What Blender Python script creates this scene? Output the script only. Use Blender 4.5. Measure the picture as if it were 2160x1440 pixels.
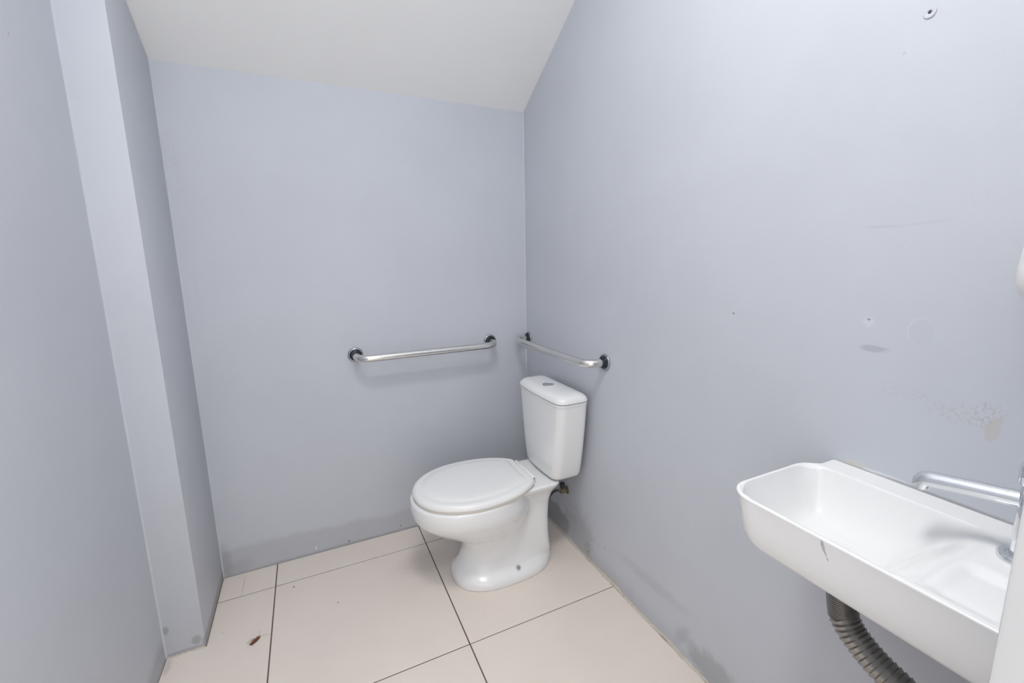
import bpy, bmesh, math, random
import numpy as np
from mathutils import Vector, Matrix
random.seed(4)
PI = math.pi
scene = bpy.context.scene
for o in list(bpy.data.objects):
    bpy.data.objects.remove(o)
C = bpy.data.collections.new('washroom'); scene.collection.children.link(C)

# ------------------------------------------------------------------ camera
F_PX = 935.436
YAW, PITCH, ROLL = 0.446885, 0.171779, -0.015131
CAM = Vector((-0.98273, -1.98432, 1.25744))
fw = Vector((math.sin(YAW) * math.cos(PITCH), math.cos(YAW) * math.cos(PITCH), -math.sin(PITCH)))
r0 = Vector((math.cos(YAW), -math.sin(YAW), 0)); u0 = r0.cross(fw)
rr = math.cos(ROLL) * r0 + math.sin(ROLL) * u0
uu = -math.sin(ROLL) * r0 + math.cos(ROLL) * u0
cam = bpy.data.cameras.new('camera'); cam.sensor_fit = 'HORIZONTAL'; cam.sensor_width = 36.0
cam.lens = F_PX / 2160 * 36.0
cam.shift_x = -18.22 / 2160; cam.shift_y = -9.78 / 2160
cam.clip_start = 0.01; cam.clip_end = 100
co = bpy.data.objects.new('camera', cam); C.objects.link(co)
co.matrix_world = Matrix(((rr.x, uu.x, -fw.x, CAM.x), (rr.y, uu.y, -fw.y, CAM.y), (rr.z, uu.z, -fw.z, CAM.z), (0, 0, 0, 1)))
scene.camera = co

# ------------------------------------------------------------------ light and exposure
w = bpy.data.worlds.new('hall_light'); scene.world = w; w.use_nodes = True
bg = w.node_tree.nodes['Background']
bg.inputs[0].default_value = (1.0, 0.99, 0.975, 1); bg.inputs[1].default_value = 1.8   # bright room outside the doorway
LAMP_STRENGTH = 48.0
scene.view_settings.view_transform = 'Standard'
scene.view_settings.look = 'None'
scene.view_settings.exposure = 0.0
scene.view_settings.gamma = 1.0
scene.view_settings.use_curve_mapping = False

# ------------------------------------------------------------------ helpers
def link(o, parent=None):
    C.objects.link(o)
    if parent is not None: o.parent = parent
    return o
def tag(o, label, cat, group=None, kind=None):
    o['label'] = label; o['category'] = cat
    if group: o['group'] = group
    if kind: o['kind'] = kind
    return o
def empty(name, loc, rz=0):
    o = bpy.data.objects.new(name, None); o.location = loc; o.rotation_euler = (0, 0, rz); o.empty_display_size = .1
    return link(o)
def mk(name, verts, faces, mat, parent=None, smooth=False, auto=None):
    me = bpy.data.meshes.new(name); me.from_pydata([tuple(v) for v in verts], [], faces); me.validate()
    bm = bmesh.new(); bm.from_mesh(me); bmesh.ops.recalc_face_normals(bm, faces=bm.faces); 
    if smooth:
        for f in bm.faces: f.smooth = True
        if auto is not None:
            for e in bm.edges:
                if len(e.link_faces) == 2 and e.calc_face_angle(0) > auto: e.smooth = False
    bm.to_mesh(me); bm.free()
    me.materials.append(mat)
    return link(bpy.data.objects.new(name, me), parent)
def box_geo(x0, x1, y0, y1, z0, z1):
    v = [(x0,y0,z0),(x1,y0,z0),(x1,y1,z0),(x0,y1,z0),(x0,y0,z1),(x1,y0,z1),(x1,y1,z1),(x0,y1,z1)]
    f = [(0,3,2,1),(4,5,6,7),(0,1,5,4),(1,2,6,5),(2,3,7,6),(3,0,4,7)]
    return v, f
def boxes(name, bl, mat, parent=None, bevel=0, segs=2):
    V, Fc = [], []
    for b in bl:
        v, f = box_geo(*b); n = len(V); V += v; Fc += [tuple(i + n for i in q) for q in f]
    o = mk(name, V, Fc, mat, parent)
    if bevel: bevel_mesh(o.data, bevel, segs)
    return o
def bevel_mesh(me, width, segs=2, smooth=True):
    bm = bmesh.new(); bm.from_mesh(me)
    bmesh.ops.bevel(bm, geom=list(bm.edges), offset=width, segments=segs, profile=.5, affect='EDGES')
    if smooth:
        for f in bm.faces: f.smooth = True
        for e in bm.edges:
            if len(e.link_faces) == 2 and e.calc_face_angle(0) > .6: e.smooth = False
    bm.to_mesh(me); bm.free()
def prism(name, poly, axis, a, b, mat, parent=None, bevel=0):
    # poly: 2-D points in the two other axes, extruded along axis from a to b
    def P(p, t):
        return {'x': (t, p[0], p[1]), 'y': (p[0], t, p[1]), 'z': (p[0], p[1], t)}[axis]
    n = len(poly); V = [P(p, a) for p in poly] + [P(p, b) for p in poly]
    Fc = [tuple(range(n)), tuple(range(2*n-1, n-1, -1))] + [(i, (i+1) % n, n+(i+1) % n, n+i) for i in range(n)]
    o = mk(name, V, Fc, mat, parent)
    if bevel: bevel_mesh(o.data, bevel, 2)
    return o
def loft(name, rings, mat, parent=None, cap0=True, cap1=True, closed=False, smooth=True, auto=None):
    n = len(rings[0]); V = [p for r in rings for p in r]; Fc = []
    m = len(rings)
    for k in range(m if closed else m-1):
        a = k*n; b = ((k+1) % m)*n
        for i in range(n):
            j = (i+1) % n; Fc.append((a+i, a+j, b+j, b+i))
    def cap(base, ring):
        c = Vector((0, 0, 0))
        for p in ring: c += Vector(p)
        c /= n; V.append(tuple(c)); ci = len(V)-1
        for i in range(n): Fc.append((base+i, base+(i+1) % n, ci))
    if not closed:
        if cap0: cap(0, rings[0])
        if cap1: cap((m-1)*n, rings[-1])
    return mk(name, V, Fc, mat, parent, smooth, auto)
def crom(pts, per=8):
    # Catmull-Rom through points (centripetal enough for gentle paths)
    P = [Vector(p) for p in pts]; P = [2*P[0]-P[1]] + P + [2*P[-1]-P[-2]]; out = []
    for i in range(1, len(P)-2):
        for k in range(per):
            t = k/per; p0, p1, p2, p3 = P[i-1:i+3]
            out.append(.5*((2*p1)+(-p0+p2)*t+(2*p0-5*p1+4*p2-p3)*t*t+(-p0+3*p1-3*p2+p3)*t**3))
    out.append(P[-2]); return out
def tube_rings(path, rad, seg=20):
    path = [Vector(p) for p in path]; n = len(path)
    if not hasattr(rad, '__len__'): rad = [rad]*n
    tg = [((path[min(i+1, n-1)]-path[max(i-1, 0)]).normalized()) for i in range(n)]
    ref = Vector((0, 0, 1)) if abs(tg[0].z) < .9 else Vector((1, 0, 0))
    a = (ref - tg[0]*ref.dot(tg[0])).normalized(); rings = []
    for i in range(n):
        a = (a - tg[i]*a.dot(tg[i])).normalized(); b = tg[i].cross(a)
        rings.append([tuple(path[i] + rad[i]*(math.cos(2*PI*k/seg)*a + math.sin(2*PI*k/seg)*b)) for k in range(seg)])
    return rings
def tube(name, path, rad, mat, parent=None, seg=20, auto=None):
    return loft(name, tube_rings(path, rad, seg), mat, parent, auto=auto)
def lathe(name, prof, origin, axis, mat, parent=None, seg=32, auto=.7, closed=False):
    # prof: (radius, height along axis)
    ax = Vector(axis).normalized(); ref = Vector((0, 0, 1)) if abs(ax.z) < .9 else Vector((1, 0, 0))
    a = ref.cross(ax).normalized(); b = ax.cross(a); o = Vector(origin)
    rings = [[tuple(o + ax*h + max(r, 1e-5)*(math.cos(2*PI*k/seg)*a + math.sin(2*PI*k/seg)*b)) for k in range(seg)] for r, h in prof]
    return loft(name, rings, mat, parent, closed=closed, auto=auto)
def rrect(hx, hy, r, per=8, cx=0, cy=0):
    # rounded rectangle, counter-clockwise
    out = []
    for sx, sy, a0 in ((1, 1, 0), (-1, 1, PI/2), (-1, -1, PI), (1, -1, 1.5*PI)):
        for k in range(per+1):
            a = a0 + PI/2*k/per
            out.append((cx + sx*(hx-r) + r*math.cos(a), cy + sy*(hy-r) + r*math.sin(a)))
    return out
def pch(x, xp, fp):
    # monotone cubic interpolation
    xp = np.asarray(xp, float); fp = np.asarray(fp, float); h = np.diff(xp); d = np.diff(fp)/h
    m = np.zeros(len(xp)); m[0] = d[0]; m[-1] = d[-1]
    for i in range(1, len(xp)-1):
        m[i] = 0 if d[i-1]*d[i] <= 0 else 2*d[i-1]*d[i]/(d[i-1]+d[i])
    i = int(np.clip(np.searchsorted(xp, x)-1, 0, len(xp)-2)); t = (x-xp[i])/h[i]
    return float((2*t**3-3*t*t+1)*fp[i]+(t**3-2*t*t+t)*h[i]*m[i]+(-2*t**3+3*t*t)*fp[i+1]+(t**3-t*t)*h[i]*m[i+1])

# ------------------------------------------------------------------ materials
def new_mat(name):
    m = bpy.data.materials.new(name); m.use_nodes = True
    return m, m.node_tree, m.node_tree.nodes['Principled BSDF']
def nd(nt, t, **kw):
    n = nt.nodes.new(t)
    for k, v in kw.items(): setattr(n, k, v)
    return n
def mth(nt, op, a, b=None, c=None, clamp=False):
    n = nd(nt, 'ShaderNodeMath', operation=op, use_clamp=clamp)
    for i, v in enumerate((a, b, c)):
        if v is None: continue
        if isinstance(v, (int, float)): n.inputs[i].default_value = v
        else: nt.links.new(v, n.inputs[i])
    return n.outputs[0]
def noise(nt, vec, scale, detail=3, rough=.55):
    n = nd(nt, 'ShaderNodeTexNoise'); n.inputs['Scale'].default_value = scale
    n.inputs['Detail'].default_value = detail; n.inputs['Roughness'].default_value = rough
    nt.links.new(vec, n.inputs['Vector']); return n.outputs['Fac']
def smooth(nt, v, lo, hi, a=0., b=1.):
    n = nd(nt, 'ShaderNodeMapRange', interpolation_type='SMOOTHSTEP')
    nt.links.new(v, n.inputs['Value'])
    n.inputs['From Min'].default_value = lo; n.inputs['From Max'].default_value = hi
    n.inputs['To Min'].default_value = a; n.inputs['To Max'].default_value = b
    return n.outputs['Result']
def mixc(nt, fac, a, b, mode='MIX'):
    n = nd(nt, 'ShaderNodeMix', data_type='RGBA', blend_type=mode)
    if isinstance(fac, (int, float)): n.inputs['Factor'].default_value = fac
    else: nt.links.new(fac, n.inputs['Factor'])
    for i, v in ((6, a), (7, b)):
        if isinstance(v, tuple): n.inputs[i].default_value = (*v, 1)
        else: nt.links.new(v, n.inputs[i])
    return n.outputs[2]
def bump(nt, bsdf, h, strength, dist=.002):
    b = nd(nt, 'ShaderNodeBump'); b.inputs['Strength'].default_value = strength; b.inputs['Distance'].default_value = dist
    nt.links.new(h, b.inputs['Height']); nt.links.new(b.outputs[0], bsdf.inputs['Normal'])
def blob(nt, U, V, nz, c, r, rot=0, soft=.3, namt=.5, strength=1, gate=None):
    # mask of one mark on the surface: an ellipse with a ragged border
    du = mth(nt, 'SUBTRACT', U, c[0]); dv = mth(nt, 'SUBTRACT', V, c[1])
    cs, sn = math.cos(rot), math.sin(rot)
    a = mth(nt, 'ADD', mth(nt, 'MULTIPLY', du, cs/r[0]), mth(nt, 'MULTIPLY', dv, sn/r[0]))
    b = mth(nt, 'ADD', mth(nt, 'MULTIPLY', du, -sn/r[1]), mth(nt, 'MULTIPLY', dv, cs/r[1]))
    d = mth(nt, 'SQRT', mth(nt, 'ADD', mth(nt, 'MULTIPLY', a, a), mth(nt, 'MULTIPLY', b, b)))
    d = mth(nt, 'ADD', d, mth(nt, 'MULTIPLY', mth(nt, 'SUBTRACT', nz, .5), namt*2))
    m = smooth(nt, d, 1-soft, 1+soft, strength, 0)
    if gate is not None: m = mth(nt, 'MULTIPLY', m, gate)
    return m

WALL = (0.562, 0.585, 0.636)
def wall_mat(name, ax, marks=(), band=None, base=WALL):
    m, nt, bs = new_mat(name)
    tc = nd(nt, 'ShaderNodeTexCoord'); vec = tc.outputs['Object']
    sp = nd(nt, 'ShaderNodeSeparateXYZ'); nt.links.new(vec, sp.inputs[0])
    U, V = sp.outputs['XYZ'.index(ax[0])], sp.outputs['XYZ'.index(ax[1])]
    n1 = noise(nt, vec, 2.2, 4); n2 = noise(nt, vec, 22, 3); n3 = noise(nt, vec, 190, 2); n4 = noise(nt, vec, 75, 3)
    col = mixc(nt, smooth(nt, n1, .3, .7), tuple(c*.975 for c in base), tuple(c*1.02 for c in base))
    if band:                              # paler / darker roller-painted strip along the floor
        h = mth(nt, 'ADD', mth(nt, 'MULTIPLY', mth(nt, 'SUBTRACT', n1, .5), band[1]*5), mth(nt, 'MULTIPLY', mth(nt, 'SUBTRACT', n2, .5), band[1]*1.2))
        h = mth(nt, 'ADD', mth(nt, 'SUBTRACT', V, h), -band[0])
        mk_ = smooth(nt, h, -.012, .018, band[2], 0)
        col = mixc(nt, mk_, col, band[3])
    speck = smooth(nt, n3, .5, .62)
    for k in marks:
        c, r = k['c'], k['r']
        nz = {'lo': n2, 'hi': n4}[k.get('n', 'lo')]
        ms = blob(nt, U, V, nz, c, r, k.get('rot', 0), k.get('soft', .3), k.get('na', .5), k.get('s', 1), speck if k.get('speck') else None)
        col = mixc(nt, ms, col, k['col'])
    nt.links.new(col, bs.inputs['Base Color'])
    bs.inputs['Roughness'].default_value = .5
    bs.inputs['Specular IOR Level'].default_value = .35
    hh = mth(nt, 'ADD', mth(nt, 'MULTIPLY', n2, 1.0), mth(nt, 'MULTIPLY', n3, .25))
    bump(nt, bs, hh, .12, .004)
    return m
def plain(name, col, rough=.4, metal=0, spec=.5, coat=0, bmp=None, var=0, scale=20):
    m, nt, bs = new_mat(name)
    tc = nd(nt, 'ShaderNodeTexCoord'); vec = tc.outputs['Object']
    n = noise(nt, vec, scale, 4)
    c = mixc(nt, n, tuple(x*(1-var) for x in col), tuple(min(1, x*(1+var)) for x in col))
    nt.links.new(c, bs.inputs['Base Color'])
    bs.inputs['Roughness'].default_value = rough; bs.inputs['Metallic'].default_value = metal
    bs.inputs['Specular IOR Level'].default_value = spec; bs.inputs['Coat Weight'].default_value = coat
    bs.inputs['Coat Roughness'].default_value = .05
    if bmp: bump(nt, bs, n, bmp[0], bmp[1])
    return m
GREY = (0.36, 0.365, 0.385); TAN = (0.55, 0.50, 0.45); PALE = (0.80, 0.81, 0.85); DARK = (0.10, 0.095, 0.09)
MARKGREY = (0.47, 0.48, 0.51)  # mid grey for the stains and streaks on the walls
M = {}
M['wall_back'] = wall_mat('painted_wall_back', 'XZ', [
    dict(c=(-1.376, .06), r=(.022, .07), col=GREY, s=.6, soft=.6),
    dict(c=(-1.335, .03), r=(.05, .03), col=GREY, s=.35, soft=.6),
    dict(c=(-.909, .016), r=(.004, .0035), col=DARK, s=.9, na=.1), dict(c=(-.678, .025), r=(.0035, .003), col=DARK, s=.8, na=.1),
    dict(c=(-1.043, .025), r=(.003, .010), col=PALE, s=.7, na=.1), dict(c=(-1.355, 1.60), r=(.012, .10), col=MARKGREY, s=.5, n='hi', speck=True, rot=.1),
    dict(c=(-1.345, 1.2), r=(.006, .05), col=MARKGREY, s=.4, n='hi', speck=True),
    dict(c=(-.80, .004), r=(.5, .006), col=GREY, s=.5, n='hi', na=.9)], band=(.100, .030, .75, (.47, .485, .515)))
M['wall_right'] = wall_mat('painted_wall_right', 'YZ', [
    dict(c=(-1.517, 1.077), r=(.020, .007), col=(.44, .455, .50), s=.85, na=.12, soft=.35),
    dict(c=(-1.535, 1.079), r=(.012, .003), col=(.44, .455, .50), s=.6, na=.1, soft=.5),
    dict(c=(-1.512, 1.3085), r=(.030, .0026), rot=.03, col=(.52, .53, .57), s=.7, na=.25, soft=.6),
    dict(c=(-1.575, 1.311), r=(.030, .0022), rot=-.08, col=(.54, .54, .58), s=.6, na=.25, soft=.6),
    dict(c=(-1.506, 1.133), r=(.0032, .0022), col=DARK, s=.85, na=.1),
    dict(c=(-1.506, 1.128), r=(.010, .009), col=PALE, s=.25, n='hi', soft=.3),
    dict(c=(-1.588, 1.120), r=(.019, .025), col=PALE, s=.15, n='hi', na=.2, soft=.06),
    dict(c=(-1.5895, 1.119), r=(.0178, .0238), col=(.556, .579, .630), s=1, n='hi', na=.2, soft=.06),
    dict(c=(-1.700, .975), r=(.009, .020), rot=.1, col=TAN, s=.5, n='hi', na=.5, soft=.2),
    dict(c=(-1.665, .988), r=(.045, .018), col=(.50, .49, .48), s=.6, n='hi', na=.8, soft=.3, speck=True),
    dict(c=(-1.695, .998), r=(.016, .022), col=(.5, .49, .49), s=.8, n='hi', na=.8, soft=.3, speck=True),
    dict(c=(-1.58, 1.005), r=(.05, .012), col=(.52, .53, .56), s=.5, n='hi', na=.8, soft=.4, speck=True),
    dict(c=(-1.541, 1.277), r=(.010, .012), col=(.54, .55, .60), s=.5, n='hi', na=.7, soft=.4, speck=True),
    dict(c=(-1.642, 1.342), r=(.03, .012), col=(.54, .55, .60), s=.4, n='hi', na=.7, soft=.4, speck=True),
    dict(c=(-1.511, 1.605), r=(.003, .003), col=(.45, .45, .5), s=.5, na=.1),
    dict(c=(-1.201, 1.114), r=(.0028, .0028), col=DARK, s=.7, na=.1),
    dict(c=(-1.513, .835), r=(.022, .005), rot=.0, col=(.62, .60, .57), s=.9, n='hi', na=.5, soft=.2),
    dict(c=(-1.57, .833), r=(.04, .004), col=PALE, s=.6, n='hi', na=.7, soft=.3),
    dict(c=(-1.66, .8315), r=(.10, .0022), col=(.4, .4, .41), s=.7, n='hi', na=.6, soft=.3),
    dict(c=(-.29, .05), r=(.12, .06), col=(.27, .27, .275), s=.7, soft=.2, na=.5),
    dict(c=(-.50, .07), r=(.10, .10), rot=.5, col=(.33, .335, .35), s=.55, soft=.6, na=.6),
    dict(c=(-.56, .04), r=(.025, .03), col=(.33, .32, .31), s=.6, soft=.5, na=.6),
    dict(c=(-.94, .155), r=(.15, .02), rot=-.05, col=MARKGREY, s=.5, soft=.7, na=.5),
    dict(c=(-.75, .02), r=(.35, .03), col=MARKGREY, s=.5, soft=.8, na=.7),
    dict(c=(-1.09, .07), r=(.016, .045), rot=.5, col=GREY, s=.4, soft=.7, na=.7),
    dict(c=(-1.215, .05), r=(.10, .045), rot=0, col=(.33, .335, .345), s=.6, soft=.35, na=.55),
    dict(c=(-.682, .117), r=(.008, .008), col=MARKGREY, s=.7, na=.1, soft=.5),
    dict(c=(-.564, .029), r=(.0045, .004), col=DARK, s=.9, na=.1),
    dict(c=(-.72, .006), r=(.06, .014), col=(.55, .50, .42), s=.7, n='hi', na=.6),
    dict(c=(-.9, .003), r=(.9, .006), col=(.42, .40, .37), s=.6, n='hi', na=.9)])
M['wall_left'] = wall_mat('painted_wall_left', 'YZ', [
    dict(c=(-.44, .02), r=(.16, .055), col=GREY, s=.55, soft=.4, na=.4),
    dict(c=(-.60, 1.74), r=(.0025, .0025), col=DARK, s=.5, na=.1)])
M['wall_pier'] = wall_mat('painted_pier', 'XZ', [
    dict(c=(-1.487, .099), r=(.009, .014), col=GREY, s=.75, na=.1, soft=.3), dict(c=(-1.412, .034), r=(.013, .016), col=GREY, s=.75, na=.2, soft=.35),
    dict(c=(-1.44, .004), r=(.08, .010), col=GREY, s=.6, n='hi', na=.6), dict(c=(-1.384, .02), r=(.012, .02), col=(.3, .29, .28), s=.6, n='hi', na=.5)])
M['wall_front'] = wall_mat('painted_wall_front', 'XZ')
M['ceiling'] = plain('white_ceiling_paint', (.92, .92, .905), .7, bmp=(.05, .003), var=.012, scale=3)
M['frame'] = plain('white_door_frame_paint', (.64, .64, .65), .35, var=.01)
M['porcelain'] = plain('white_vitreous_china', (.845, .848, .85), .15, spec=.5, coat=.3, var=.004, scale=6)
M['plastic'] = plain('white_seat_plastic', (.87, .865, .855), .28, spec=.45, var=.005)
M['seat_edge'] = plain('cream_seat_plastic', (.80, .76, .68), .3, var=.01)
M['steel'] = plain('satin_stainless_steel', (.74, .73, .71), .24, metal=1, var=.04, scale=30)
M['chrome'] = plain('polished_chrome', (.80, .82, .84), .07, metal=1, var=.01)
M['flange'] = plain('grey_chrome_flange', (.42, .44, .47), .18, metal=1, var=.03)
M['darkring'] = plain('dark_chrome_collar', (.035, .04, .048), .2, metal=.6, var=.05)
M['hose'] = plain('grey_brown_flexible_pipe', (.32, .31, .295), .27, metal=.85, var=.22, scale=60)
M['darkhose'] = plain('dark_braided_hose', (.16, .155, .14), .35, metal=.8, var=.3, scale=200)
M['brass'] = plain('tarnished_brass', (.35, .31, .22), .35, metal=.9, var=.25, scale=80)
M['black'] = plain('black_handle', (.03, .03, .03), .4, var=.1)
M['mortar'] = plain('beige_mortar_bead', (.56, .52, .46), .8, bmp=(.6, .004), var=.22, scale=45)
M['roach'] = plain('chestnut_insect_shell', (.20, .062, .016), .25, coat=.4, var=.5, scale=160)
M['roachleg'] = plain('brown_insect_leg', (.17, .09, .05), .4, var=.3)
M['roachwing'] = plain('dark_brown_wing', (.075, .028, .010), .3, coat=.3, var=.4, scale=200)
M['antenna'] = plain('pale_brown_antenna', (.36, .28, .22), .5, var=.2)
M['hole'] = plain('dark_hole', (.05, .05, .05), .8)

# floor tile + grout
def tile_mat():
    m, nt, bs = new_mat('beige_ceramic_tile')
    geo = nd(nt, 'ShaderNodeNewGeometry'); vec = geo.outputs['Position']
    n1 = noise(nt, vec, 1.6, 4); n2 = noise(nt, vec, 9, 4); n3 = noise(nt, vec, 240, 1)
    base = (.815, .732, .662)
    col = mixc(nt, smooth(nt, n1, .35, .65), tuple(c*.97 for c in base), tuple(c*1.02 for c in base))
    col = mixc(nt, smooth(nt, n2, .3, .75, 0, .25), col, tuple(c*1.05 for c in base))
    sp = nd(nt, 'ShaderNodeSeparateXYZ'); nt.links.new(vec, sp.inputs[0]); U, V = sp.outputs[0], sp.outputs[1]
    nm = noise(nt, vec, 60, 3)
    for c, r, cl, s in (((-1.13, -.185), (.0035, .0035), DARK, .9), ((-.978, -.352), (.0035, .003), (.25, .2, .17), .8), ((-1.347, -.323), (.006, .003), (.55, .5, .44), .5),
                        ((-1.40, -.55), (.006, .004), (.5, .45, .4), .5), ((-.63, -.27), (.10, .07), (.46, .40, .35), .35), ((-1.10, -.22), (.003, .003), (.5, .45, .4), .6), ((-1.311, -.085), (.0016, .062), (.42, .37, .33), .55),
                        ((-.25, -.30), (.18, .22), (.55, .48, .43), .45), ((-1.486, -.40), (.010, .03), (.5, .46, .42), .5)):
        col = mixc(nt, blob(nt, U, V, nm, c, r, 0, .5, .35, s), col, cl)
    dots = smooth(nt, n3, .74, .80)
    col = mixc(nt, mth(nt, 'MULTIPLY', dots, .5), col, (.42, .36, .32))
    nt.links.new(col, bs.inputs['Base Color'])
    bs.inputs['Roughness'].default_value = .38; bs.inputs['Specular IOR Level'].default_value = .35
    bump(nt, bs, n2, .03, .003)
    return m
M['tile'] = tile_mat()
M['grout'] = plain('dark_brown_grout', (.135, .105, .085), .9, bmp=(.4, .002), var=.3, scale=80)

# ------------------------------------------------------------------ the room
XP, YP, XL = -1.389, -0.3603, -1.4975        # pier side face, pier front face, left wall
HC, SL = 1.9356, 0.5875                       # ceiling height at the back wall, rise per metre towards the door
YF, YO = -1.885, -2.035                       # front wall inner and outer face
def hz(y): return HC - SL*y
wb = prism('wall_back', [(-1.65, -.05), (.12, -.05), (.12, HC+.0), (-1.65, HC+.0)], 'y', 0, .12, M['wall_back'])
tag(wb, 'blue-grey painted end wall under the low side of the sloped ceiling', 'wall', kind='structure')
wr = prism('wall_right', [(0, -.05), (0, hz(0)), (YO, hz(YO)), (YO, -.05)], 'x', 0, .12, M['wall_right'])
tag(wr, 'blue-grey painted side wall carrying the washbasin, scuffed and stained', 'wall', kind='structure')
wl = prism('wall_left', [(YP, -.05), (YP, hz(YP)), (YO, hz(YO)), (YO, -.05)], 'x', XL-.12, XL, M['wall_left'])
tag(wl, 'blue-grey painted side wall in front of the projecting pier', 'wall', kind='structure')
wp = prism('wall_left_pier', [(YP, -.05), (YP, hz(YP)), (0, hz(0)), (0, -.05)], 'x', XL-.12, XP, M['wall_pier'])
bevel_mesh(wp.data, .004, 2)
tag(wp, 'blue-grey painted pier projecting beside the end wall', 'wall', kind='structure')
wf = boxes('wall_front', [(-.5185, .12, YO, YF, -.05, hz(YF)), (XL-.12, -1.43, YO, YF, -.05, hz(YF)), (-1.43, -.5185, YO, YF, 2.08, hz(YF))], M['wall_front'])
tag(wf, 'blue-grey painted wall with the doorway', 'wall', kind='structure')
ce = prism('ceiling', [(.12, hz(.12)), (.12, hz(.12)+.1), (YO, hz(YO)+.1), (YO, hz(YO))], 'x', XL-.12, .12, M['ceiling'])
tag(ce, 'white painted ceiling sloping down to the end wall', 'ceiling', kind='structure')
# thin caulk fillets in the inner corners
def fillet(name, c, dx, dy, z1, mat, parent, r=.004):
    p = [c, (c[0]+dx*r, c[1]), (c[0]+dx*r*.4, c[1]+dy*r*.4), (c[0], c[1]+dy*r)]
    o = prism(name, p, 'z', 0, z1, mat, parent); return o
fillet('corner_caulk', (0, 0), -1, -1, HC, M['wall_front'], wb)
fillet('corner_caulk', (XP, 0), 1, -1, HC, M['wall_front'], wb)
fillet('corner_caulk', (XL, YP), 1, -1, hz(YP)-.003, M['wall_front'], wl)

# doorway lining, its near edge shows at the right of the photograph
fr = empty('trim_1', (-.97, YF, 0))
tag(fr, 'white painted door frame lining at the doorway', 'door frame', kind='structure')
def child_box(name, b, mat, parent, bevel=0):
    o = boxes(name, [(b[0]-parent.location.x, b[1]-parent.location.x, b[2]-parent.location.y, b[3]-parent.location.y, b[4], b[5])], mat, parent, bevel); return o
child_box('jamb', (-.5485, -.5185, YO-.02, -1.879, 0, 2.05), M['frame'], fr, .003)
child_box('jamb', (-1.43, -1.40, YO-.02, -1.879, 0, 2.05), M['frame'], fr, .003)
child_box('head', (-1.43, -.5185, YO-.02, -1.879, 2.05, 2.08), M['frame'], fr, .003)

# floor: grout bed with every tile a piece of its own
fl = boxes('floor', [(XL-.1, .1, -2.6, .1, -.08, -.0022)], M['grout'])
tag(fl, 'beige square floor tiles with dark brown joints', 'floor', kind='structure')
G = .0020
LX = [XL, -1.1949, -.5949, -.0075]; LY = [0, -.1489, -.7489, -1.3489, -1.9489, -2.5489]
def tile(poly, dz=0):
    o = prism('tile', poly, 'z', -.012, 0 + dz, M['tile'], fl)
    bm = bmesh.new(); bm.from_mesh(o.data)
    ed = [e for e in bm.edges if all(v.co.z > -.006 for v in e.verts)]
    bmesh.ops.bevel(bm, geom=ed, offset=.0011, segments=1, affect='EDGES'); bm.to_mesh(o.data); bm.free()
    return o
for j in range(5):
    y1, y0 = LY[j] - (.0025 if j == 0 else G), LY[j+1] + G
    for i in range(3):
        x0, x1 = LX[i] + (.0015 if i == 0 else G), LX[i+1] - (0 if i == 2 else G)
        gy = .0006 if (j == 1 and i == 2) else 0            # narrower joint by the basin wall
        if i == 0 and j == 0: p = [(XP+.0012, y0), (x1, y0), (x1, y1), (XP+.0012, y1)]
        elif i == 0 and j == 1: p = [(x0, y0), (x1, y0), (x1, y1), (XP+.0012, y1), (XP+.0012, YP-.0015), (x0, YP-.0015)]
        else: p = [(x0, y0-gy), (x1, y0-gy), (x1, y1), (x0, y1)]
        tile(p, random.uniform(-.0004, .0003))
# ragged mortar bead between the tiles and the right wall
rings = []; ny = 150
for k in range(ny+1):
    y = -.004 - (1.86)*k/ny
    wv = .0095 + .0022*math.sin(k*.37) + random.uniform(-.002, .0025); hv = .0045 + .0018*math.sin(k*.23+1) + random.uniform(-.0012, .0016)
    rings.append([(-.0002, y, -.006), (-wv, y, -.006), (-wv+.0012, y, hv*.25), (-wv*.62, y, hv*.8), (-wv*.3, y, hv), (-.0002, y, hv*1.25)])
loft('mortar_bead', rings, M['mortar'], fl, smooth=False)
# loose mortar at the pier's foot
rings = []
for k in range(31):
    x = XL + .004 + (XP-XL-.006)*k/30; wv = .004 + random.uniform(-.001, .003); hv = .003 + random.uniform(-.001, .002)
    rings.append([(x, YP+.0002, -.004), (x, YP-wv, -.004), (x, YP-wv*.6, hv*.7), (x, YP+.0002, hv)])
loft('mortar_bead', rings, M['mortar'], fl, smooth=False)

# ------------------------------------------------------------------ ceiling lamp (out of frame, lights the room)
LY0 = -1.48; LX0 = -.88
nrm = Vector((0, -SL, -1)).normalized()      # downwards normal of the ceiling
lp = empty('ceiling_lamp', (LX0, LY0, hz(LY0)))
tag(lp, 'round flush white ceiling lamp on the sloped ceiling', 'lamp')
lathe('lamp_base', [(0, 0), (.235, 0), (.235, .03), (.225, .034), (.22, .03), (0, .03)], (0, 0, 0), nrm, M['frame'], lp, 48)
em, nt, bs = new_mat('lamp_diffuser'); bs.inputs['Base Color'].default_value = (.9, .9, .9, 1)
bs.inputs['Emission Color'].default_value = (1.0, .985, .955, 1); bs.inputs['Emission Strength'].default_value = LAMP_STRENGTH
lathe('lamp_diffuser', [(.219, .031), (.217, .045), (.18, .062), (.11, .074), (0, .078)], (0, 0, 0), nrm, em, lp, 48)

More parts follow.
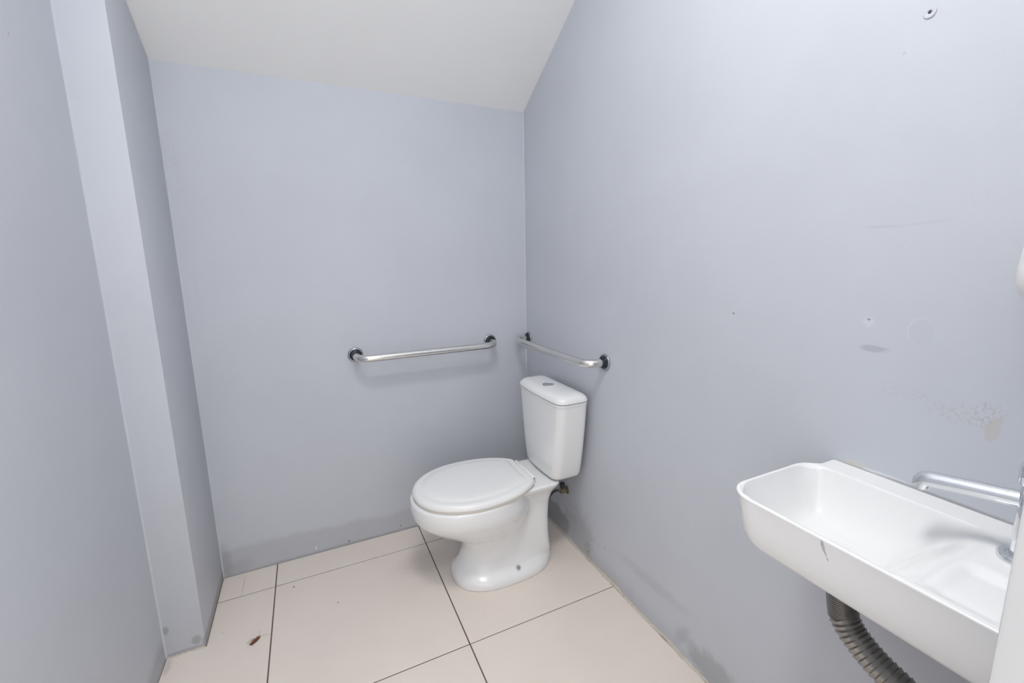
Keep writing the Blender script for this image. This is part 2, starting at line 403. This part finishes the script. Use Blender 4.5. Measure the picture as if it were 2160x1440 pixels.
# ------------------------------------------------------------------ toilet  (local x = away from the wall, y = sideways)
YT = -.426
toilet = empty('toilet', (0, YT, 0), PI)
tag(toilet, 'white close-coupled toilet with closed lid standing in the corner', 'toilet')
zk = [0, .016, .028, .038, .047, .06, .09, .13, .17, .21, .25, .28, .30, .32, .345, .372]
tF = [.553, .5535, .552, .548, .543, .535, .518, .508, .522, .580, .640, .676, .692, .699, .702, .699]
tB = [.135, .135, .137, .14, .144, .15, .17, .20, .22, .225, .225, .225, .23, .235, .24, .24]
hb = [.141, .141, .137, .125, .112, .103, .096, .094, .099, .122, .152, .173, .183, .188, .189, .187]
zp = [0, .03, .06, .12, .20, .27, .315, .34, .357, .372]
p0 = [.136, .136, .142, .150, .153, .151, .143, .136, .128, .120]
pw = [.070, .072, .084, .087, .087, .090, .100, .114, .125, .130]
TC = np.array([.385, 0.]); NA = 168
ang = np.linspace(0, 2*PI, NA, endpoint=False); dirs = np.stack([np.cos(ang), np.sin(ang)], 1)
def section(z):
    f, b, hw = pch(z, zk, tF), pch(z, zk, tB), pch(z, zk, hb); q0, qw = pch(z, zp, p0), pch(z, zp, pw)
    cx = b + (f-b)*.5
    def fun(P):
        u = (P[..., 0]-cx)/((f-b)/2); v = P[..., 1]/hw
        n = 2.15 + .35*max(0, 1-z/.12)
        e = ((np.abs(u)**n+np.abs(v)**n)**(1/n)-1)*hw
        r = .03; q1 = .42
        dx = np.abs(P[..., 0]-(q0+q1)/2)-(q1-q0)/2+r; dy = np.abs(P[..., 1])-qw+r
        bx = np.hypot(np.maximum(dx, 0), np.maximum(dy, 0))+np.minimum(np.maximum(dx, dy), 0)-r
        k = .014; h = np.clip(.5+.5*(bx-e)/k, 0, 1)
        return bx*(1-h)+e*h-k*h*(1-h)
    rs = np.linspace(.02, .40, 200); P = TC + rs[None, :, None]*dirs[:, None, :]
    val = fun(P); ins = val < 0
    last = ins.shape[1]-1-np.argmax(ins[:, ::-1], 1)
    lo = rs[last]; hi = rs[np.minimum(last+1, len(rs)-1)]
    for _ in range(22):
        mid = (lo+hi)/2; g = fun(TC+mid[:, None]*dirs) < 0
        lo = np.where(g, mid, lo); hi = np.where(g, hi, mid)
    return TC + lo[:, None]*dirs
rings = []
zs = list(np.linspace(0, .366, 62))
for z in zs:
    s = section(z); rings.append([(p[0], p[1], z) for p in s])
top = section(.368)
for ins, z in ((.0015, .369), (.004, .3715), (.008, .3725), (.03, .3725), (.12, .3725)):
    rings.append([tuple((TC + (p-TC)*(1-ins/np.linalg.norm(p-TC))).tolist()) + (z,) for p in top])
loft('pan', rings, M['porcelain'], toilet)
def oval(t0, t1, hw, back, n=96):
    # seat outline: ellipse cut straight at the hinge side
    out = []; cx = .46
    for k in range(n):
        a = 2*PI*k/n; c, s = math.cos(a), math.sin(a)
        ax_ = (t1-cx) if c > 0 else (cx-t0)
        e = 2/2.1
        x = cx + ax_*math.copysign(abs(c)**e, c); y = hw*math.copysign(abs(s)**e, s)
        out.append((max(x, back), y))
    return out
def oval_in(pts, d):
    c = Vector((.44, 0)); res = []
    for p in pts:
        v = Vector(p)-c; res.append(tuple(c + v*(1-d/v.length)))
    return res
so = oval(.196, .690, .188, .232)
def slab(name, prof, base, mat, parent):
    return loft(name, [[(x, y, z) for x, y in oval_in(base, d)] for d, z in prof], mat, parent)
slab('seat', [(.012, .3728), (.004, .3738), (.003, .376), (.003, .379), (.006, .3805), (.05, .3805)], so, M['seat_edge'], toilet)
lid = slab('seat_lid', [(.012, .3815), (.002, .3818), (0, .3835), (-.0006, .390), (.002, .397), (.007, .4020), (.014, .4046), (.022, .4052), (.030, .4050), (.036, .4054), (.043, .4084), (.050, .4102), (.07, .4114), (.12, .4120), (.17, .4121)], so, M['plastic'], toilet)
hb_ = tube('hinge_bar', [(.2275, -.086, .3935), (.2275, -.084, .3935), (.2275, .084, .3935), (.2275, .086, .3935)], [.007, .0085, .0085, .007], M['plastic'], lid, 20)
for s in (-1, 1):
    lathe('hinge_pin', [(0, 0), (.0030, 0), (.0030, .0015), (0, .0017)], (.2265, s*.086, .3940), (0, s, 0), M['brass'], toilet, 12)
    loft('hinge_post', [[(x, y, z) for x, y in rrect(.009, .014, .004, 4, .2245, s*.066)] for z in (.3722, .378, .388)], M['plastic'], toilet)
# cistern
def tank_ring(t0, t1, hw, r, bulge, z, ins=0):
    pts = rrect((t1-t0)/2, hw, r, 10, (t0+t1)/2, 0); out = []
    # subdivide the long front side so it can bow outwards
    full = []
    for i, p in enumerate(pts):
        qn = pts[(i+1) % len(pts)]; n = 8 if (Vector(p)-Vector(qn)).length > .03 else 1
        for k in range(n): full.append((p[0]+(qn[0]-p[0])*k/n, p[1]+(qn[1]-p[1])*k/n))
    for x, y in full:
        f = (x-t0)/(t1-t0); f = max(0, min(1, f))
        x2 = x + bulge*f*(1-(y/hw)**2)
        out.append((x2, y, z))
    if ins:
        c = Vector(((t0+t1)/2, 0)); res = []
        for x, y, zz in out:
            hx, hy = (t1-t0)/2, hw
            res.append((c.x+(x-c.x)*(hx-ins)/hx, y*(hy-ins)/hy, zz))
        out = res
    return out
rings = []
for z, hw, t1, ins in ((.3735, .122, .150, .030), (.375, .1235, .152, .016), (.379, .126, .1535, .006), (.386, .131, .155, .001), (.40, .1365, .156, 0), (.44, .1455, .157, 0), (.50, .156, .158, 0), (.56, .1645, .159, 0), (.62, .1715, .160, 0),
                       (.67, .1768, .161, 0), (.69, .179, .1615, 0), (.699, .1802, .162, 0), (.704, .1825, .1635, 0), (.7085, .1835, .164, 0), (.7095, .1835, .164, .0012), (.7098, .1835, .164, .006), (.7098, .1835, .164, .03)):
    rings.append(tank_ring(.028, t1, hw, .030, .010, z, ins))
loft('cistern', rings, M['porcelain'], toilet)
rings = [tank_ring(.026, .166, .1855, .034, .011, z, i) for i, z in ((.03, .7100), (.0075, .7100), (.007, .7128), (.0035, .7130), (.0008, .7138), (0, .7165), (.0005, .7205), (.003, .7275), (.0075, .7335), (.014, .7385), (.022, .7418), (.033, .744), (.048, .7455), (.06, .746))]
tl = loft('cistern_lid', rings, M['porcelain'], toilet)
lathe('button_ring', [(.0245, 0), (.0245, .003), (.021, .0042), (.0195, .0026), (.0195, 0)], (.112, 0, .7448), (0, 0, 1), M['chrome'], tl, 36, closed=True)
for s in (-1, 1):
    hp = [(.0185*math.cos(a), s*(.0006 + .0180*math.sin(a))) for a in np.linspace(0, PI, 15)]
    c = (.112, 0)
    rg = [[(c[0]+x*k, c[1]+y*k, z) for x, y in hp] for k, z in ((1, .7448), (1, .7480), (.93, .7488))]
    loft('flush_button', rg, M['chrome'], tl, auto=.6)
# bolts at the foot
for s in (-1, 1):
    b = lathe('floor_bolt', [(0, 0), (.0095, 0), (.0095, .002), (.0068, .0024), (.0068, .0065), (.0042, .0068), (.0042, .011), (.003, .0125), (0, .0128)], (.318, s*.1165, .0475), (0, s*.55, .83), M['flange'], toilet, 6, auto=.3)
    lathe('bolt_washer', [(.004, -.003), (.0115, -.003), (.0115, .0008), (.004, .0008)], (.318, s*.1165, .0475), (0, s*.55, .83), M['steel'], b, 20, closed=True)

# ------------------------------------------------------------------ stop valve and hose behind the toilet
sv = empty('stop_valve', (0, -.395, .232))
tag(sv, 'tarnished stop valve with dark hose on the wall under the cistern', 'valve')
lathe('wall_rosette', [(0, 0), (.020, 0), (.019, .003), (.012, .006), (0, .006)], (0, 0, 0), (-1, 0, 0), M['brass'], sv, 24)
lathe('valve_body', [(0, .004), (.0085, .004), (.0085, .018), (.0115, .019), (.0115, .034), (.009, .036), (0, .037)], (0, 0, 0), (-1, 0, 0), M['brass'], sv, 20)
lathe('valve_handle', [(0, .008), (.006, .008), (.006, .018), (.0105, .019), (.0115, .036), (.009, .039), (0, .040)], (-.026, 0, 0), (0, 0, 1), M['black'], sv, 20)
lathe('hose_nut', [(0, .006), (.010, .006), (.010, .020), (.007, .021), (0, .022)], (-.026, 0, 0), (0, .93, -.36), M['brass'], sv, 6, auto=.3)
pth = crom([(-.026, .018, -.007), (-.030, .05, -.022), (-.034, .085, -.055), (-.042, .10, -.085), (-.056, .085, -.09), (-.066, .06, -.05), (-.068, .045, .05), (-.068, .04, .1400)], 8)
tube('hose', pth, [.0058 + .0005*(k % 2) for k in range(len(pth))], M['darkhose'], sv, 12)

# ------------------------------------------------------------------ grab bars
def grab_bar(name, A, B, n, so, droop, label):
    # A, B: flange centres on the wall, n: wall normal
    A, B, n = Vector(A), Vector(B), Vector(n)
    root = empty(name, A); tag(root, label, 'grab bar', 'steel grab bars on the walls')
    R = .052; ax = (B-A).normalized(); L = (B-A).length; dz = Vector((0, 0, droop))
    out = n*so + dz
    pts = [Vector((0, 0, 0)), out*((so-R)/so)]
    for k in range(1, 11):
        a = PI/2*k/10
        pts.append(out*((so-R)/so) + out/so*(R*math.sin(a)) + ax*(R*(1-math.cos(a))))
    p2 = [ax*L - p + 2*p.project(ax)*0 for p in []]
    rev = []
    for p in pts:
        along = p.dot(ax); rev.append(p + ax*(L-2*along))
    nmid = 10
    mid = [pts[-1].lerp(rev[-1], k/nmid) for k in range(1, nmid)]
    path = pts + mid + rev[::-1]
    tube('rail', path, .0152, M['steel'], root, 28)
    for p in (Vector((0, 0, 0)), ax*L):
        fl_ = lathe('flange', [(0, 0), (.0305, 0), (.0315, .002), (.0305, .0055), (.027, .0075), (.0225, .0075), (.0215, .005), (0, .005)], p, n, M['flange'], root, 40, auto=.9)
        lathe('collar', [(0, .004), (.0255, .004), (.0250, .0105), (.0225, .0140), (.0155, .0150), (0, .015)], p, n, M['darkring'], fl_, 36, auto=.9)
    return root
grab_bar('grab_bar', (-.8174, 0, .868), (-.1993, 0, .8715), (0, -1, 0), .095, -.004, 'steel grab bar on the end wall, left of the corner')
grab_bar('grab_bar', (0, -.031, .8735), (0, -.6625, .8765), (-1, 0, 0), .082, -.001, 'steel grab bar on the side wall above the toilet cistern')

# ------------------------------------------------------------------ washbasin
ZB = .829
Y0, Y1 = -1.447, -1.874; DF = .303
basin = empty('washbasin', (0, -1.66, .72))
tag(basin, 'white rectangular wall-hung washbasin with a grey smear on its front', 'sink')
def arc(cx, cy, r, a0, a1, n):
    return [(cx+r*math.cos(a0+(a1-a0)*k/n), cy+r*math.sin(a0+(a1-a0)*k/n)) for k in range(n+1)]
def dense(poly, step=.006):
    out = []
    for i, p in enumerate(poly):
        qn = poly[(i+1) % len(poly)]; L = math.hypot(qn[0]-p[0], qn[1]-p[1]); n = max(1, int(L/step))
        for k in range(n): out.append((p[0]+(qn[0]-p[0])*k/n, p[1]+(qn[1]-p[1])*k/n))
    return out
# outline in (d, y): d = distance from the wall
rc = .052
ol = arc(.092, Y0-.046, .046, PI*.72, PI/2, 6) + arc(DF-rc, Y0-rc, rc, PI/2, 0, 10) + arc(DF-rc, Y1+rc, rc, 0, -PI/2, 10)
ol += arc(.092, Y1+.046, .046, -PI/2, -PI*.72, 6) + [(.044, Y1+.024), (.0015, Y1+.024), (.0015, Y0-.024), (.044, Y0-.024)]
ol = dense(ol, .0035)
OL = np.array(ol); NO = len(OL); CEN = np.array([.16, (Y0+Y1)/2])
def seg_dist(P):
    A = OL; B = np.roll(OL, -1, 0); AB = B-A
    d = P[:, None, :]-A[None]; t = np.clip((d*AB[None]).sum(2)/(AB**2).sum(1)[None], 0, 1)
    return np.sqrt(((d-t[..., None]*AB[None])**2).sum(2)).min(1)
def sst(x): x = np.clip(x, 0, 1); return x*x*(3-2*x)
def sdbox(P, d0, d1, y0, y1, r):
    qx = np.abs(P[:, 0]-(d0+d1)/2)-(d1-d0)/2+r; qy = np.abs(P[:, 1]-(y0+y1)/2)-(y1-y0)/2+r
    return np.hypot(np.maximum(qx, 0), np.maximum(qy, 0))+np.minimum(np.maximum(qx, qy), 0)-r
def basin_h(P):
    # bowl: steep walls at left, front and back; a long smooth slope up to the deck on the right
    ins = np.maximum(-sdbox(P, .054, DF-.007, -1.760, Y0-.0065, .058), 0)
    slope = sst((P[:, 1]+1.752)/.120)
    bowl = (.082*(1-(1-np.clip(ins/.058, 0, 1))**2.3) + .010*np.exp(-((P[:, 0]-.17)**2+(P[:, 1]+1.585)**2)/.0072)*sst(ins/.05))*slope
    # deck a little below the rim, with a shallow soap tray
    inner = -sdbox(P, .054, DF-.009, Y1+.010, Y0-.0065, .03)
    deck = .0050*sst(inner/.012)
    tray = .0065*sst((-sdbox(P, .172, DF-.022, Y1+.018, -1.748, .016)+.014)/.030)
    return ZB - np.maximum(bowl, 0) - (deck + tray)*(1-sst(bowl/.03))
rings = []
# outer skin from underside to rim
def off_ring(d, z, taper=0):
    res = []
    for p in OL:
        v = p-CEN; n = np.array([v[0]/.15, v[1]/.21]); 
        sx = (.15-d*(1 if v[0] > 0 else 0))/.15; sy = (.2135-d)/.2135
        res.append((-(CEN[0]+v[0]*sx), CEN[1]+v[1]*sy+1.66, z-.72))
    return res
for d, z in ((.13, ZB-.1085), (.075, ZB-.1085), (.047, ZB-.1078), (.033, ZB-.1045), (.023, ZB-.098), (.0165, ZB-.088), (.0115, ZB-.072), (.0072, ZB-.045), (.0032, ZB-.02), (.0005, ZB-.004), (0, ZB-.0022), (.0007, ZB-.0006), (.002, ZB)):
    rings.append(off_ring(d, z))
rings.append(off_ring(.0052, ZB-.00003))
# inside of the basin: a structured grid between the inner rim lines
IN = np.array([(-p[0], p[1]-1.66) for p in off_ring(.0045, ZB)])
IN2 = np.roll(IN, -1, 0)
def span(y):
    a, b = IN, IN2; m = (a[:, 1]-y)*(b[:, 1]-y) <= 0; m &= np.abs(a[:, 1]-b[:, 1]) > 1e-9
    d = a[m, 0] + (y-a[m, 1])/(b[m, 1]-a[m, 1])*(b[m, 0]-a[m, 0])
    return d.min(), d.max()
ya, yb = IN[:, 1].min()+2e-5, IN[:, 1].max()-2e-5
NYG, NDG = 200, 112
ys = ya + (yb-ya)*(.5-.5*np.cos(np.linspace(0, PI, NYG+1)))
uu_ = .5-.5*np.cos(np.linspace(0, PI, NDG+1)); uu_ = .5*uu_+.5*np.linspace(0, 1, NDG+1)
GP = []
for y in ys:
    d0, d1 = span(y); d0 = max(d0, .0460)
    GP += [(d0+(d1-d0)*u, y) for u in uu_]
GP = np.array(GP); GH = basin_h(GP)
n = NO; V = [p for r in rings for p in r]; Fc = []
for k in range(len(rings)-1):
    for i_ in range(n): Fc.append((k*n+i_, k*n+(i_+1) % n, (k+1)*n+(i_+1) % n, (k+1)*n+i_))
V.append((-CEN[0], CEN[1]+1.66, rings[0][0][2])); ci = len(V)-1
Fc += [(i_, (i_+1) % n, ci) for i_ in range(n)]
b0 = len(V); V += [(-p[0], p[1]+1.66, h-.72) for p, h in zip(GP, GH)]
wd = NDG+1
for a in range(len(ys)-1):
    for c in range(NDG): Fc.append((b0+a*wd+c, b0+(a+1)*wd+c, b0+(a+1)*wd+c+1, b0+a*wd+c+1))
lo_, hi_ = IN[IN[:, 0] < .02, 1].min(), IN[IN[:, 0] < .02, 1].max(); dm = IN[:, 0].min()      # flat ledge along the wall
q0_ = len(V); V += [(-dm, lo_+1.66, ZB-.72003), (-.0462, lo_+1.66, ZB-.72003), (-.0462, hi_+1.66, ZB-.72003), (-dm, hi_+1.66, ZB-.72003)]; Fc.append((q0_, q0_+1, q0_+2, q0_+3))
bo = mk('basin_bowl', V, Fc, M['porcelain'], basin, True)
# pop-up waste
dz = float(basin_h(np.array([[.17, -1.585]]))[0])
dr = lathe('drain_ring', [(.031, -.001), (.031, .0012), (.028, .002), (.022, .001), (.022, -.002)], (-.17, .075, dz-.72), (0, 0, 1), M['porcelain'], basin, 36, closed=True)
lathe('drain_plug', [(0, -.001), (.0205, -.001), (.0205, .0018), (.016, .0030), (0, .0035)], (-.17, .075, dz-.72), (0, 0, 1), M['porcelain'], dr, 32)
# smear running down the front of the basin
smp = [(-1.6262, .8255, .0016), (-1.6268, .819, .0026), (-1.6285, .812, .0024), (-1.631, .806, .0015), (-1.6325, .8025, .0008)]
M['smear'] = plain('grey_silicone_smear', (.50, .51, .53), .4, var=.15, scale=100)
def smear(pts):
    V = []; Fc = []
    for y, z, wd in pts:
        # front skin sits at about DF minus the taper
        dd = float(np.interp(ZB-z, [0, .004, .02, .045], [0, .0005, .0032, .0072])); x = -(CEN[0]+(DF-CEN[0])*(.15-dd)/.15)-.0002
        for q in (-1, 0, 1): V.append((x - (.0007 if q == 0 else 0), y+q*wd+1.66, z-.72))
    for k in range(len(pts)-1):
        for q in (0, 1): Fc.append((3*k+q, 3*k+q+1, 3*k+q+4, 3*k+q+3))
    o = mk('smear', V, Fc, M['smear'], basin, True); o['label'] = 'grey smear running down the basin front'
smear(smp); smear([(-1.6335, .800, .0006), (-1.634, .7975, .0013), (-1.6348, .795, .0007)])

# ------------------------------------------------------------------ tap
TX, TY, TZ = -.100, -1.7795, ZB-.0052
tap = empty('basin_tap', (TX, TY, TZ))
tag(tap, 'chrome single-lever tap with long straight spout on the washbasin', 'tap')
lathe('tap_base', [(0, 0), (.0250, 0), (.0250, .007), (.0230, .0095), (.0175, .010), (.0155, .0075), (0, .0075)], (0, 0, 0), (0, 0, 1), M['chrome'], tap, 40)
lathe('tap_body', [(0, .006), (.0130, .006), (.0130, .112), (.0122, .1135), (.0122, .1155), (.0, .1155)], (0, 0, 0), (0, 0, 1), M['chrome'], tap, 36)
sd = Vector((-.012, .112, -.013)); sdn = sd.normalized()
tip = Vector((0, 0, .092)) + sd
path = [Vector((0, 0, .092)) + sdn*.010, Vector((0, 0, .092)) + sdn*.05, tip - sdn*.012, tip - sdn*.006, tip + Vector((0, .001, -.002)), tip + Vector((-.0005, .004, -.0075)), tip + Vector((-.001, .0055, -.016))]
tube('spout', path, [.0124, .0124, .0124, .0126, .0128, .0124, .0115], M['chrome'], tap, 28, auto=.9)
lathe('aerator', [(0, 0), (.0100, 0), (.0100, .003), (.0078, .0035), (.0078, .001), (0, .001)], tip + Vector((-.001, .0056, -.0155)), (0, .15, -1), M['steel'], tap, 24)
lathe('tap_cap', [(0, .1155), (.0165, .1155), (.0175, .119), (.0175, .140), (.0150, .146), (.008, .1485), (0, .149)], (0, 0, 0), (0, 0, 1), M['chrome'], tap, 36)
lv = loft('lever', [[(x, y, z) for x, z in rrect(h1, h2, .0022, 4, -.000, zc)] for y, h1, h2, zc in ((-.010, .007, .004, .140), (-.04, .006, .0035, .146), (-.075, .0055, .003, .154), (-.082, .004, .002, .156))], M['chrome'], tap)

# ------------------------------------------------------------------ corrugated waste pipe
wp_ = empty('waste_pipe', (-.15, -1.585, .60))
tag(wp_, 'grey-brown corrugated flexible waste pipe hanging under the washbasin', 'pipe')
def corr(path, r, pitch, amp, sharp=True):
    pts = []; rad = []; acc = 0; P = [Vector(p) for p in path]
    step = pitch/6; L = [0]
    for i in range(1, len(P)): L.append(L[-1]+(P[i]-P[i-1]).length)
    n = int(L[-1]/step)
    for k in range(n+1):
        s = k*step; i = max(0, min(len(P)-2, int(np.searchsorted(L, s))-1)); t = (s-L[i])/(L[i+1]-L[i])
        pts.append(P[i].lerp(P[i+1], t)); ph = (k % 6)/6
        rad.append(r + amp*(1-ph*1.15 if sharp else .5*math.cos(2*PI*ph)))
    return pts, rad
O = Vector((-.15, -1.585, .60))
up = [Vector(p)-O for p in ((-.150, -1.585, .7190), (-.150, -1.586, .685), (-.150, -1.589, .642), (-.150, -1.596, .605))]
pts, rad = corr(crom(up[:3]+[up[3]], 8), .0228, .0042, .0016)
tube('threaded_collar', pts, rad, M['hose'], wp_, 28, auto=.5)
lo = [Vector(p)-O for p in ((-.150, -1.596, .606), (-.150, -1.615, .584), (-.150, -1.650, .562), (-.148, -1.694, .545), (-.140, -1.738, .530), (-.110, -1.778, .510), (-.06, -1.805, .490), (-.002, -1.82, .475))]
pts, rad = corr(crom(lo, 10), .0222, .0088, .0030)
tube('corrugated_hose', pts, rad, M['hose'], wp_, 28, auto=.5)
lathe('wall_rosette', [(0, 0), (.038, 0), (.037, .004), (.026, .010), (0, .010)], Vector((0, -1.82, .475))-O, (-1, 0, 0), M['chrome'], wp_, 36)

# ------------------------------------------------------------------ soap dispenser at the right edge
ds = empty('soap_dispenser', (0, -1.7715, 1.19))
tag(ds, 'white rounded plastic dispenser fixed to the wall above the tap', 'dispenser')
rings = []
for z, hw, dp in ((.0, .030, .05), (.001, .040, .068), (.005, .050, .085), (.013, .0565, .098), (.028, .060, .105), (.05, .0602, .108), (.075, .0575, .108), (.10, .053, .106), (.13, .047, .101), (.16, .0415, .094), (.185, .036, .084), (.20, .029, .07), (.208, .018, .05)):
    ring = []
    for k in range(25):
        a = -PI/2 + PI*k/24; e = 2/3.2; c, s = math.cos(a), math.sin(a)
        ring.append((-.0005 - dp*abs(c)**e, hw*math.copysign(abs(s)**e, s), z-.0035))
    rings.append(ring)
loft('dispenser_body', rings, M['plastic'], ds)
lathe('push_button', [(0, 0), (.018, 0), (.018, .004), (.014, .007), (0, .008)], (-.1045, 0, .055), (-1, 0, 0), M['frame'], ds, 28)
lathe('refill_lock', [(0, 0), (.005, 0), (.005, .003), (0, .0035)], (-.098, 0, .135), (-1, 0, .1), M['chrome'], ds, 16)

# ------------------------------------------------------------------ screw plug high on the right wall
pg = empty('wall_plug', (0, -1.5416, 1.656))
tag(pg, 'small white round wall plug with a dark screw hole high on the wall', 'wall plug')
lathe('plug_disc', [(.0024, 0), (.0090, 0), (.0093, .0007), (.0088, .0016), (.0044, .0020), (.0030, .0015), (.0024, .0007)], (0, 0, 0), (-1, 0, 0), M['wall_front'], pg, 36, closed=True)
lathe('screw_hole', [(0, .0002), (.0026, .0002), (.0026, .0010), (0, .0006)], (0, 0, 0), (-1, 0, 0), M['hole'], pg, 18)

# ------------------------------------------------------------------ dead cockroach on the floor
hd = Vector((-1.2283, -.3999, 0)); tl_ = Vector((-1.2568, -.4239, 0)); fwd = (hd-tl_).normalized(); Lr = (hd-tl_).length
rb = empty('cockroach', ((hd+tl_)/2).to_tuple(), math.atan2(fwd.y, fwd.x))
tag(rb, 'small brown dead cockroach lying on the beige floor tiles', 'insect')
rb.location.z = .0003
rings = []
ns = 28
for k in range(ns+1):
    t = k/ns; x = -Lr/2 + Lr*t
    wdt = pch(t, [0, .04, .12, .3, .5, .68, .74, .82, .9, .955, 1], [.0006, .0020, .0034, .0050, .0056, .0050, .0046, .0048, .0034, .0024, .0008])
    if t < .66: wdt *= 1 - .05*(1 if k % 2 else 0)
    hgt = wdt*.62
    rings.append([(x, wdt*math.cos(2*PI*i/16), .0036 + hgt*math.sin(2*PI*i/16)*(1 if math.sin(2*PI*i/16) > 0 else .95)) for i in range(16)])
bd = loft('body', rings, M['roach'], rb)
def wing(s):
    V = []; Fc = []; n = 14
    for k in range(n+1):
        t = k/n; x = Lr*.22 - Lr*.74*t; wd = .0062*math.sin(PI*min(1, .22+.70*t))**.7
        for j in range(4):
            f = j/3; V.append((x, s*(.0004+wd*f)-.0007, .0036-(.62*wd)*math.sqrt(max(0, 1-f*f))*.95-.0002))
    for k in range(n):
        for j in range(3): Fc.append((4*k+j, 4*k+j+1, 4*k+j+5, 4*k+j+4))
    o = mk('wing', V, Fc, M['roachwing'], rb, True)
    md = o.modifiers.new('thickness', 'SOLIDIFY'); md.thickness = .0003; md.offset = 1
wing(1); wing(-1)
for s in (-1, 1):
    for x0, dx, ln in ((.009, .004, .008), (.003, -.006, .012), (-.002, -.013, .016)):
        k = .55 if s < 0 else 1
        tube('leg', crom([(x0, s*.003, .0045), (x0+dx*.35, s*(.003+ln*.40*k), .0068), (x0+dx*.75, s*(.003+ln*.62*k), .0042), (x0+dx*1.25, s*(.003+ln*.80*k), .0012)], 4), [.0007]*5+[.00055]*4+[.00042]*4, M['roachleg'], rb, 6)
inv = Matrix.Rotation(-math.atan2(fwd.y, fwd.x), 3, 'Z')
for tgt in ((-1.1968, -.4068), (-1.2373, -.3597)):
    e = inv @ (Vector((tgt[0], tgt[1], 0)) - Vector(rb.location)); e.z = .0010
    b0 = Vector((Lr*.48, .0006, .0036)); md_ = b0.lerp(e, .5) + Vector((.002, .001, .001))
    pt = crom([b0, md_, e], 6)
    tube('antenna', pt, [.0004 - .00018*k/(len(pt)-1) for k in range(len(pt))], M['antenna'], rb, 5)
bpy.context.view_layer.update()
